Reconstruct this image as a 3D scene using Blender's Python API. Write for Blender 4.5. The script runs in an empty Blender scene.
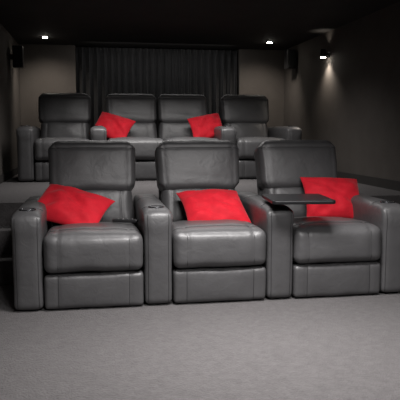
import bpy, bmesh, math, random
from mathutils import Vector, Matrix, noise, Euler
random.seed(4)
col=bpy.context.collection
sc=bpy.context.scene
try:
    sc.view_settings.view_transform='Standard'; sc.view_settings.look='None'
except Exception: pass

# ---------------- materials ----------------
def newmat(name, base, rough=.6, metal=0, spec=.5):
    m=bpy.data.materials.new(name); m.use_nodes=True
    nt=m.node_tree; b=nt.nodes["Principled BSDF"]
    b.inputs["Base Color"].default_value=(*base,1); b.inputs["Roughness"].default_value=rough
    b.inputs["Metallic"].default_value=metal; b.inputs["Specular IOR Level"].default_value=spec
    return m,nt,b
def nd(nt,t,**kw):
    n=nt.nodes.new(t)
    for k,v in kw.items(): n.inputs[k].default_value=v
    return n
def coords(nt): return nt.nodes.new("ShaderNodeTexCoord").outputs["Object"]
def ramp(nt,fac,a,b,p0=.3,p1=.7):
    r=nt.nodes.new("ShaderNodeValToRGB"); r.color_ramp.elements[0].position=p0; r.color_ramp.elements[1].position=p1
    r.color_ramp.elements[0].color=(*a,1); r.color_ramp.elements[1].color=(*b,1); nt.links.new(fac,r.inputs[0]); return r.outputs[0]

def leather():
    m,nt,b=newmat("charcoal_leather",(.06,.06,.063),.42)
    c=coords(nt)
    n1=nd(nt,"ShaderNodeTexNoise",Scale=5,Detail=5,Roughness=.6); nt.links.new(c,n1.inputs["Vector"])
    nt.links.new(ramp(nt,n1.outputs[0],(.062,.061,.063),(.076,.075,.077)),b.inputs["Base Color"])
    mr=nt.nodes.new("ShaderNodeMapRange"); mr.inputs["To Min"].default_value=.36; mr.inputs["To Max"].default_value=.48
    nt.links.new(n1.outputs[0],mr.inputs[0]); nt.links.new(mr.outputs[0],b.inputs["Roughness"])
    v=nd(nt,"ShaderNodeTexVoronoi",Scale=260); nt.links.new(c,v.inputs["Vector"])
    n2=nd(nt,"ShaderNodeTexNoise",Scale=14,Detail=3,Distortion=1.2); nt.links.new(c,n2.inputs["Vector"])
    b1=nd(nt,"ShaderNodeBump",Strength=.12,Distance=.002); nt.links.new(v.outputs["Distance"],b1.inputs["Height"])
    b2=nd(nt,"ShaderNodeBump",Strength=.22,Distance=.012); nt.links.new(n2.outputs[0],b2.inputs["Height"]); nt.links.new(b1.outputs[0],b2.inputs["Normal"])
    nt.links.new(b2.outputs[0],b.inputs["Normal"]); return m
def fabric(name,a,bc,scale,bump,rough=.9,sheen=0,dist=.004,fine=None):
    m,nt,b=newmat(name,a,rough,0,.25); c=coords(nt)
    n=nd(nt,"ShaderNodeTexNoise",Scale=scale,Detail=6,Roughness=.7); nt.links.new(c,n.inputs["Vector"])
    nt.links.new(ramp(nt,n.outputs[0],a,bc,.35,.65),b.inputs["Base Color"])
    n2=nd(nt,"ShaderNodeTexNoise",Scale=fine or scale*8,Detail=3); nt.links.new(c,n2.inputs["Vector"])
    bp=nd(nt,"ShaderNodeBump",Strength=bump,Distance=dist); nt.links.new(n2.outputs[0],bp.inputs["Height"]); nt.links.new(bp.outputs[0],b.inputs["Normal"])
    b.inputs["Sheen Weight"].default_value=sheen; return m
LEA=leather()
RED=fabric("red_velvet",(.44,.004,.014),(.56,.007,.020),12,.3,.75,.08,.003,220)
CARPET=fabric("grey_carpet",(.074,.069,.070),(.098,.092,.093),30,.9,.95,.06,.010,110)
WALL=fabric("taupe_plaster",(.068,.060,.054),(.078,.070,.063),5,.15,.85,0,.004,60)
CEIL=fabric("dark_ceiling_paint",(.026,.024,.023),(.032,.030,.028),3,.1,.8,0,.003,50)
CURT=fabric("black_curtain_cloth",(.017,.017,.018),(.023,.023,.024),20,.2,.7,.12,.002,150)
BLK,_,_=newmat("black_plastic",(.012,.012,.013),.35)
TRAYM,_,_=newmat("tray_laminate",(.008,.008,.009),.35)
STEEL,_,_=newmat("brushed_steel",(.35,.35,.36),.3,1)
RING,_,_=newmat("cupholder_rim",(.05,.05,.055),.25,.7)
DARK,_,_=newmat("cup_shade_black",(.004,.004,.004),.6)  # near-black standing in for the shade inside the cup holder
GRILL=fabric("speaker_grille",(.01,.01,.01),(.018,.018,.018),80,.5,.9,0,.003,400)
SEAM,_,_=newmat("seam_thread",(.014,.014,.015),.6)
def emis(name,c,s):
    m,nt,b=newmat(name,(.1,.1,.1)); b.inputs["Emission Color"].default_value=(*c,1); b.inputs["Emission Strength"].default_value=s; return m
LAMP=emis("lamp_lens",(1,.93,.82),60)

# ---------------- helpers ----------------
def empty(name,loc):
    e=bpy.data.objects.new(name,None); e.location=loc; col.objects.link(e); e.empty_display_size=.1; return e
def link(o,parent=None):
    col.objects.link(o)
    if parent: o.parent=parent
    return o
def mesh_obj(name,verts,faces,mat,parent=None,smooth=True):
    me=bpy.data.meshes.new(name); me.from_pydata(verts,[],faces)
    bm=bmesh.new(); bm.from_mesh(me); bmesh.ops.recalc_face_normals(bm,faces=bm.faces); bm.to_mesh(me); bm.free()
    if smooth: me.polygons.foreach_set("use_smooth",[True]*len(me.polygons))
    me.materials.append(mat); return link(bpy.data.objects.new(name,me),parent)
def box(name,a,b,mat,parent=None,bev=0,segs=3):
    me=bpy.data.meshes.new(name); bm=bmesh.new(); bmesh.ops.create_cube(bm,size=1)
    c=[(a[k]+b[k])/2 for k in range(3)]
    for v in bm.verts:
        for k in range(3): v.co[k]=v.co[k]*(b[k]-a[k])+(0 if parent is None else c[k])
    if bev: bmesh.ops.bevel(bm,geom=bm.edges[:],offset=bev,segments=segs,affect='EDGES',profile=.5)
    bm.to_mesh(me); bm.free(); me.materials.append(mat)
    if bev: me.polygons.foreach_set("use_smooth",[True]*len(me.polygons))
    o=bpy.data.objects.new(name,me)
    if parent is None: o.location=c
    return link(o,parent)

def pad(name,size,center,rx,r,bulge,mat,parent,seams=(),fn=None,cell=.022,wr=.003,seed=0,thread=True):
    """soft upholstered block: rounded edges, crowned faces, stitched grooves"""
    hx,hy,hz=[s/2 for s in size]; h=(hx,hy,hz)
    n=[max(6,int(2*q/cell)) for q in h]
    vd={}; V=[]; F=[]
    def surf(u):
        p=[u[a]*h[a] for a in range(3)]
        q=[max(-(h[a]-r),min(h[a]-r,p[a])) for a in range(3)]
        d=Vector([p[a]-q[a] for a in range(3)])
        if d.length>1e-9: d=d.normalized()*r
        P=[q[a]+d[a] for a in range(3)]
        for a in range(3):
            b,c=(a+1)%3,(a+2)%3
            B=bulge[a]
            if isinstance(B,tuple): B=B[1] if u[a]>0 else B[0]
            P[a]+=B*u[a]*(1-abs(u[b])**2.6)*(1-abs(u[c])**2.6)
        for (fa,sg,pa,pos,dep,wd) in seams:
            if u[fa]*sg>.86:
                P[fa]-=sg*dep*math.exp(-((P[pa]-pos)/(wd*1.3))**2)
        pv=Vector(P)
        nz=noise.noise_vector(pv*7+Vector((seed,seed*2.3,0)))
        pv+=nz*wr
        if fn: pv=fn(pv,u)
        return pv
    def gv(i,j,k):
        kk=(i,j,k)
        if kk in vd: return vd[kk]
        vd[kk]=len(V); V.append(surf([2*i/n[0]-1,2*j/n[1]-1,2*k/n[2]-1])); return vd[kk]
    def face(ax,val):
        b,c=(ax+1)%3,(ax+2)%3
        for i in range(n[b]):
            for j in range(n[c]):
                q=[]
                for (di,dj) in ((0,0),(1,0),(1,1),(0,1)):
                    t=[0,0,0]; t[ax]=val; t[b]=i+di; t[c]=j+dj; q.append(gv(*t))
                F.append(q)
    for ax in range(3): face(ax,0); face(ax,n[ax])
    M=Matrix.Translation(center)@Matrix.Rotation(rx,4,'X')
    V=[tuple(M@v) for v in V]
    o=mesh_obj(name,V,F,mat,parent)
    s=o.modifiers.new("s",'SUBSURF'); s.levels=1; s.render_levels=1
    if seams and thread:
        TV=[];TF=[];R_=.0021
        for (fa,sg,pa,pos,dep,wd) in seams:
            ra=3-fa-pa; m=40
            for i in range(m+1):
                u=[0,0,0]; u[fa]=sg; u[pa]=pos/h[pa]; u[ra]=-.97+1.94*i/m
                pt=surf(u)
                e1=Vector((0,0,0)); e1[fa]=1; e2=Vector((0,0,0)); e2[pa]=1
                pt+=e1*sg*(.0025)
                for k in range(6):
                    a=2*math.pi*k/6
                    TV.append(tuple(M@(pt+e1*math.cos(a)*R_+e2*math.sin(a)*R_)))
                if i:
                    b0=len(TV)-12
                    for k in range(6):
                        TF.append([b0+k,b0+(k+1)%6,b0+6+(k+1)%6,b0+6+k])
        mesh_obj("stitching_"+name,TV,TF,SEAM,parent)
    return o
def lathe(name,prof,loc,mat,parent,seg=32,M=None):
    V=[];F=[]
    for (r,z) in prof:
        for i in range(seg):
            a=2*math.pi*i/seg; V.append(Vector((r*math.cos(a),r*math.sin(a),z)))
    for k in range(len(prof)-1):
        for i in range(seg):
            j=(i+1)%seg; F.append([k*seg+i,k*seg+j,(k+1)*seg+j,(k+1)*seg+i])
    F.append([i for i in range(seg)]); F.append([(len(prof)-1)*seg+i for i in range(seg)])
    T=Matrix.Translation(loc)@(M or Matrix.Identity(4))
    return mesh_obj(name,[tuple(T@v) for v in V],F,mat,parent)

# ---------------- recliner parts ----------------
W=.18; P=.78; REC=math.radians(17)
cnt=[0]
def arm(parent,x,tag):
    cnt[0]+=1; s=cnt[0]
    L=1.0
    def af(p,u):
        t=max(0,(p.z-.15)/.15)            # top zone: crowned across, nose rolled over
        p.z-=.012*(p.x/.09)**2*min(1,t)
        fr=max(0,(-p.y-.40)/.10)
        p.z-=.022*fr*fr*min(1,max(0,t))
        p.y-=.006*math.exp(-((p.z-.20)/.05)**2)*(1 if p.y<0 else 0)
        p.x*=1+.05*min(1,max(0,(p.z-.17)/.05))
        return p
    pad(f"arm_body_{tag}",(W-.008,L,.592),(x,L/2+.004,.306),0,.030,(.001,.005,(.0,.008)),LEA,parent,
        seams=[(1,-1,0,-.062,.007,.006),(1,-1,0,.062,.007,.006),(2,1,1,-.30,.006,.008),(2,1,1,.16,.006,.008)],fn=af,cell=.016,wr=.002,seed=s)
def cupholder(parent,x,tag,y=.13,z=.600):
    lathe(f"cup_rim_{tag}",[(.038,.0),(.048,.0),(.0495,.006),(.048,.010),(.041,.0105),(.038,.006)],(x,y,z),RING,parent)
    lathe(f"cup_shade_disc_{tag}",[(.0005,.004),(.039,.004),(.039,.005),(.0005,.005)],(x,y,z),DARK,parent)  # flat disc instead of a recess, its shade is put into the colour
def seat(parent,cx,w,tag,seed=0):
    def sf(p,u):
        if p.z>0: p.z-= .018*max(0,(p.y/.36))
        if p.y<-.2 and p.z>0: p.z-=.012*((-p.y-.2)/.16)**2     # waterfall nose
        return p
    wx=w-.004
    pad(f"seat_cushion_{tag}",(wx,.72,.238),(cx,.345,.336),math.radians(-2.5),.045,(.0,(.012,0),(0,.026)),LEA,parent,
        seams=[(2,1,0,-wx/2+.085,.008,.006),(2,1,0,wx/2-.085,.008,.006),(1,-1,0,-wx/2+.085,.007,.006),(1,-1,0,wx/2-.085,.007,.006),(2,1,1,-.235,.006,.009)],fn=sf,cell=.015,wr=.0045,seed=seed+1)
    pad(f"footrest_panel_{tag}",(wx,.10,.21),(cx,.05,.115),0,.022,(0,(.007,0),.002),LEA,parent,
        seams=[(1,-1,0,-wx/2+.085,.006,.006),(1,-1,0,wx/2-.085,.006,.006)],cell=.016,wr=.003,seed=seed+2)
    box(f"base_frame_{tag}",(cx-wx/2+.02,.10,.002),(cx+wx/2-.02,.98,.22),BLK,parent,.01)
    O=Vector((cx,.70,.415)); U=Vector((0,math.sin(REC),math.cos(REC))); N=Vector((0,math.cos(REC),-math.sin(REC)))
    def c(h,d): return O+U*h+N*d
    def lf(p,u):
        p.x*=1-.03*u[2]; return p
    pad(f"lumbar_cushion_{tag}",(w-.03,.17,.30),c(.13,.075),-REC,.050,(.004,(.024,0),.01),LEA,parent,
        seams=[(1,-1,0,-.20,.008,.006),(1,-1,0,.20,.008,.006)],fn=lf,cell=.016,wr=.004,seed=seed+3)
    def hf(p,u):
        p.x*=1.0+.02*u[2]
        ex=max(0,(abs(u[0])-.72)/.28); ez=max(0,(abs(u[2])-.62)/.38)
        p.z-=math.copysign(.018*ex**2*min(1,ez*2),u[2]) if ez>0 else 0
        p.x-=math.copysign(.010*ez**2*min(1,ex*2),u[0]) if ex>0 else 0
        if p.y<0:
            p.y+=.002*math.exp(-((p.z+.09+.03*u[0])/.02)**2)*(1-u[0]**2)
        return p
    pad(f"head_cushion_{tag}",(.620,.19,.385),c(.426,.06),-REC,.046,(.002,(.018,.01),(.006,.010)),LEA,parent,
        seams=[(1,-1,0,-.255,.008,.006),(1,-1,0,.255,.008,.006),(1,-1,2,.128,.006,.007)],fn=hf,cell=.016,wr=.0035,seed=seed+4)
    pad(f"back_shell_{tag}",(.575,.07,.71),c(.200,.185),-REC,.03,(.0,(0,.01),.0),LEA,parent,cell=.04,wr=.002,seed=seed+5)

def recliner(loc,left,right,cl,cr,seed):
    e=empty("recliner_chair",loc)
    seat(e,0,P-W,"main",seed)
    if left: arm(e,-P/2,"l")
    if right: arm(e,P/2,"r")
    if cl and left: cupholder(e,-P/2,"l")
    if cr and right: cupholder(e,P/2,"r")
    return e

X0,Y0=-.403,3.653
for i in range(3):
    recliner((X0+(i+.5)*P,Y0,0),i==0,True,True,i!=1,i*11)
R=.527; X1,Y1,D=-.728,6.76,1.459
recliner((X1+P/2,Y1,R),True,False,True,False,41)
lv=empty("recliner_loveseat",(X1+P+D/2,Y1,R))
iw=D-W
seat(lv,-iw/4,iw/2,"l",53); seat(lv,iw/4,iw/2,"r",67)
arm(lv,-D/2,"l"); arm(lv,D/2,"r"); cupholder(lv,-D/2,"l"); cupholder(lv,D/2,"r")
recliner((X1+P*1.5+D,Y1,R),False,True,False,True,81)

# ---------------- pillows ----------------
def pillow(loc,size,phi,tilt,yaw=0,T=.062,seed=0,shear=0):
    n=40; V=[];F=[]
    hw,hh=size[0]/2,size[1]/2
    idx={}
    for side in (1,-1):
        for i in range(n+1):
            for j in range(n+1):
                u,v=2*i/n-1,2*j/n-1
                border=i in(0,n) or j in(0,n)
                if border and side==-1: idx[(side,i,j)]=idx[(1,i,j)]; continue
                x=hw*u*(1-.07*(1-v*v)*abs(u)**2); y=hh*v*(1-.07*(1-u*u)*abs(v)**2)
                x+=shear*y
                z=side*(T if side>0 else T*.35)*((1-abs(u)**2.6)*(1-abs(v)**2.6))**.62
                q=Vector((x,y,z)); k=0 if border else 1
                q.z+=side*k*noise.noise(Vector((u*2.2+seed,v*2.2,side*3)))*.030*(1-max(abs(u),abs(v))**4)
                q.z+=side*k*.012*math.sin(math.atan2(v,u)*11+seed)*max(abs(u),abs(v))**2*(1-max(abs(u),abs(v)))
                q.z-=side*k*.014*math.exp(-((u*.6+v*.8-.15)/.14)**2)*(1-u*u)*(1-v*v)
                idx[(side,i,j)]=len(V); V.append(q)
        for i in range(n):
            for j in range(n):
                q=[idx[(side,i,j)],idx[(side,i+1,j)],idx[(side,i+1,j+1)],idx[(side,i,j+1)]]
                F.append(q if side>0 else q[::-1])
    for q in V: q.z-=.018*((q.x/hw)**2)*((q.y/hh)**2)
    M=Matrix.Rotation(yaw,4,'Z')@Matrix.Rotation(tilt,4,'X')@Matrix.Rotation(phi,4,'Z')
    o=mesh_obj("throw_pillow",[tuple(M@v) for v in V],F,RED)
    o.location=loc
    s=o.modifiers.new("s",'SUBSURF'); s.levels=1; s.render_levels=1
    return o
rd=math.radians
pillow((-.160,4.16,.568),(.50,.38),rd(-24),rd(35),0,.070,1)
pillow((.820,4.16,.548),(.46,.38),rd(1),rd(34),0,.070,2,-.10)
pillow((1.735,4.24,.588),(.46,.37),rd(-3),rd(54),0,.070,3)
pillow((.225,7.29,R+.600),(.45,.37),rd(-20),rd(52),rd(-8),.07,4)
pillow((1.35,7.29,R+.600),(.45,.37),rd(14),rd(52),rd(8),.07,5,.2)

# ---------------- tray table & remote ----------------
tr=empty("swivel_tray_table",(1.157,Y0,0))
def rr(name,w,d,t,rad,loc,mat,parent,rot=0):
    V=[];m=8
    ring=[]
    for cx,cy,a0 in ((w/2-rad,d/2-rad,0),(-w/2+rad,d/2-rad,90),(-w/2+rad,-d/2+rad,180),(w/2-rad,-d/2+rad,270)):
        for i in range(m+1):
            a=math.radians(a0+90*i/m); ring.append((cx+rad*math.cos(a),cy+rad*math.sin(a)))
    k=len(ring); M=Matrix.Translation(loc)@Matrix.Rotation(rot,4,'Z')
    for z in (-t/2,t/2):
        for x,y in ring: V.append(tuple(M@Vector((x,y,z))))
    F=[list(range(k))[::-1],list(range(k,2*k))]+[[i,(i+1)%k,k+(i+1)%k,k+i] for i in range(k)]
    o=mesh_obj(name,V,F,mat,parent,False)
    b=o.modifiers.new("b",'BEVEL'); b.width=t*.3; b.segments=2; b.limit_method='ANGLE'
    return o
rr("tray_top",.40,.42,.024,.03,(.135,.10,.642),TRAYM,tr,rd(-6))
rr("tray_hinge",.09,.07,.012,.02,(.02,.13,.625),BLK,tr)
lathe("tray_post",[(.028,.609),(.028,.613),(.014,.616),(.014,.628)],(.0,.13,0),STEEL,tr,24)
rc=empty("remote_control",(.195,4.00,.491))
rr("remote_body",.05,.17,.020,.012,(0,0,0),BLK,rc,rd(72))
for i in range(4):
    lathe(f"remote_button_{i+1}",[(.007,.010),(.007,.013),(.005,.014)],(-.045+i*.03,.012-i*.008,0),STEEL,rc,12)

# ---------------- room ----------------
XL,XR,YB,YF,ZC=-.985,2.78,8.75,-2.0,2.255
def wall(n,a,b,m): return box(n,a,b,m)
wall("floor",(XL-.1,YF-.1,-.1),(XR+.1,YB+.3,0),CARPET)
wall("ceiling",(XL-.1,YF-.1,ZC),(XR+.1,YB+.3,ZC+.1),CEIL)
wall("wall_left",(XL-.1,YF-.1,0),(XL,YB+.3,ZC),WALL)
wall("wall_right",(XR,YF-.1,0),(XR+.1,YB+.3,ZC),WALL)
wall("wall_front",(XL,YF-.1,0),(XR,YF,ZC),WALL)
wall("wall_back",(XL,YB+.2,0),(XR,YB+.3,ZC),WALL)
CL,CR=-.23,2.10
wall("wall_back_panel_1",(XL,YB,0),(CL,YB+.2,ZC),WALL)
wall("wall_back_panel_2",(CR,YB,0),(XR,YB+.2,ZC),WALL)
YE=4.85
box("floor_platform",(XL+.002,YE,0),(XR-.002,YB,R),CARPET)
st=empty("carpeted_steps",(0,0,0))
box("step_upper",(XL+.002,4.60,0),(-.50,YE,.35),CARPET,st,.008)
box("step_lower",(XL+.002,4.35,0),(-.50,4.60,.175),CARPET,st,.008)
box("baseboard_left",(XL,YE,R),(XL+.012,YB,R+.09),CEIL)
box("baseboard_right",(XR-.012,YE,R),(XR,YB,R+.09),CEIL)

def curtain():
    V=[];F=[]; nx=620; nz=14
    z0,z1=R+.01,ZC-.012
    for k in range(nz+1):
        t=k/nz; z=z0+(z1-z0)*t
        for i in range(nx+1):
            s=i/nx; x=CL+.01+(CR-CL-.02)*s
            ph=s*2*math.pi*23+1.2*noise.noise(Vector((s*7,0,t*.6)))
            amp=.048*(1+.35*noise.noise(Vector((s*20,3,t))))*(1-.25*t)
            V.append((x+.010*math.sin(2*ph),YB+.09+amp*math.sin(ph)+.008*math.sin(3.1*ph+1),z))
    for k in range(nz):
        for i in range(nx):
            a=k*(nx+1)+i; F.append([a,a+1,a+nx+2,a+nx+1])
    o=mesh_obj("pleated_curtain",V,F,CURT)
    so=o.modifiers.new("t",'SOLIDIFY'); so.thickness=.003
curtain()

def speaker(loc,sgn):
    e=empty("wall_speaker",loc)
    box("cabinet",(-.06,-.07,-.13),(.06,.07,.13),BLK,e,.008)
    box("grille",(-.055,-.078,-.122),(.055,-.070,.122),GRILL,e,.003)
    box("bracket",(min(0,sgn*.10),-.02,-.03),(max(0,sgn*.10),.02,.03),BLK,e,.003)
speaker((XR-.10,8.2,2.06),1)
speaker((XL+.10,7.8,1.97),-1)

sx,sy,sz=XR-.075,7.02,1.985
e=empty("wall_sconce",(sx,sy,sz))
lathe("sconce_body",[(.02,.062),(.034,.058),(.036,-.03),(.034,-.034),(.026,-.034),(.026,-.02)],(0,0,0),BLK,e,28)
lathe("sconce_lens",[(.0005,-.044),(.022,-.041),(.030,-.034),(.030,-.028),(.0005,-.028)],(0,0,0),LAMP,e,24)
lathe("sconce_lens_upper",[(.0005,.060),(.016,.060),(.016,.0605),(.0005,.0605)],(0,0,0),LAMP,e,24)
box("sconce_arm",(.02,-.012,-.012),(.075,.012,.012),BLK,e,.003)
box("sconce_plate",(.066,-.03,-.04),(.075,.03,.04),BLK,e,.003)

def light(kind,n,loc,en,c=(1,.96,.9),rot=(0,0,0),**kw):
    l=bpy.data.lights.new(n,kind); l.energy=en; l.color=c
    for k,v in kw.items(): setattr(l,k,v)
    o=bpy.data.objects.new(n,l); o.location=loc; o.rotation_euler=rot; col.objects.link(o); return o
def downlight(x,y,en,ang=1.9,blend=.9):
    e=empty("recessed_downlight",(x,y,ZC))
    lathe("trim_ring",[(.030,-.001),(.048,-.001),(.046,-.006),(.032,-.008),(.030,-.004)],(0,0,0),STEEL,e,28)
    lathe("lens",[(.0005,-.018),(.024,-.015),(.036,-.006),(.036,-.002),(.0005,-.002)],(0,0,0),LAMP,e,24)
    light('SPOT',"downlight_lamp",(x,y,ZC-.04),en,(1,.90,.80),(rd(28),0,0),spot_size=ang,spot_blend=blend,shadow_soft_size=.05)
downlight(-.58,8.05,38)
downlight(2.33,8.0,38)
light('SPOT',"sconce_lamp_down",(sx,sy,sz-.06),22,(1,.88,.76),(0,0,0),spot_size=2.0,spot_blend=1,shadow_soft_size=.03)
light('SPOT',"sconce_lamp_up",(sx,sy,sz+.08),1.5,(1,.9,.78),(math.pi,0,0),spot_size=1.8,spot_blend=1,shadow_soft_size=.03)
light('AREA',"ceiling_panel_lamp",(.85,2.85,ZC-.02),58,(1,.97,.96),(0,0,0),shape='RECTANGLE',size=1.1,size_y=.4,spread=rd(110))
light('AREA',"ceiling_panel_lamp",(.8,6.2,ZC-.02),38,(1,.97,.95),(0,0,0),shape='RECTANGLE',size=2.0,size_y=.4,spread=rd(125))
light('AREA',"ceiling_panel_lamp",(.85,.6,ZC-.02),38,(1,.97,.96),(rd(44),0,0),shape='RECTANGLE',size=1.2,size_y=.4,spread=rd(100))
light('AREA',"curtain_wash_fill",(.93,8.3,ZC-.02),5,(1,.97,.95),(rd(20),0,0),shape='RECTANGLE',size=2.0,size_y=.1)  # added fill so the dark curtain shows, no fixture there
w=bpy.data.worlds.new("world"); sc.world=w; w.use_nodes=True
w.node_tree.nodes["Background"].inputs[0].default_value=(.02,.02,.02,1)

f,yaw,pit,H=608.18,.172,.113,1.079
cam=bpy.data.cameras.new("camera"); co=bpy.data.objects.new("camera",cam); col.objects.link(co)
co.location=(0,0,H); co.rotation_euler=(math.pi/2-pit,0,-yaw); cam.sensor_width=36; cam.lens=36*f/400
sc.camera=co
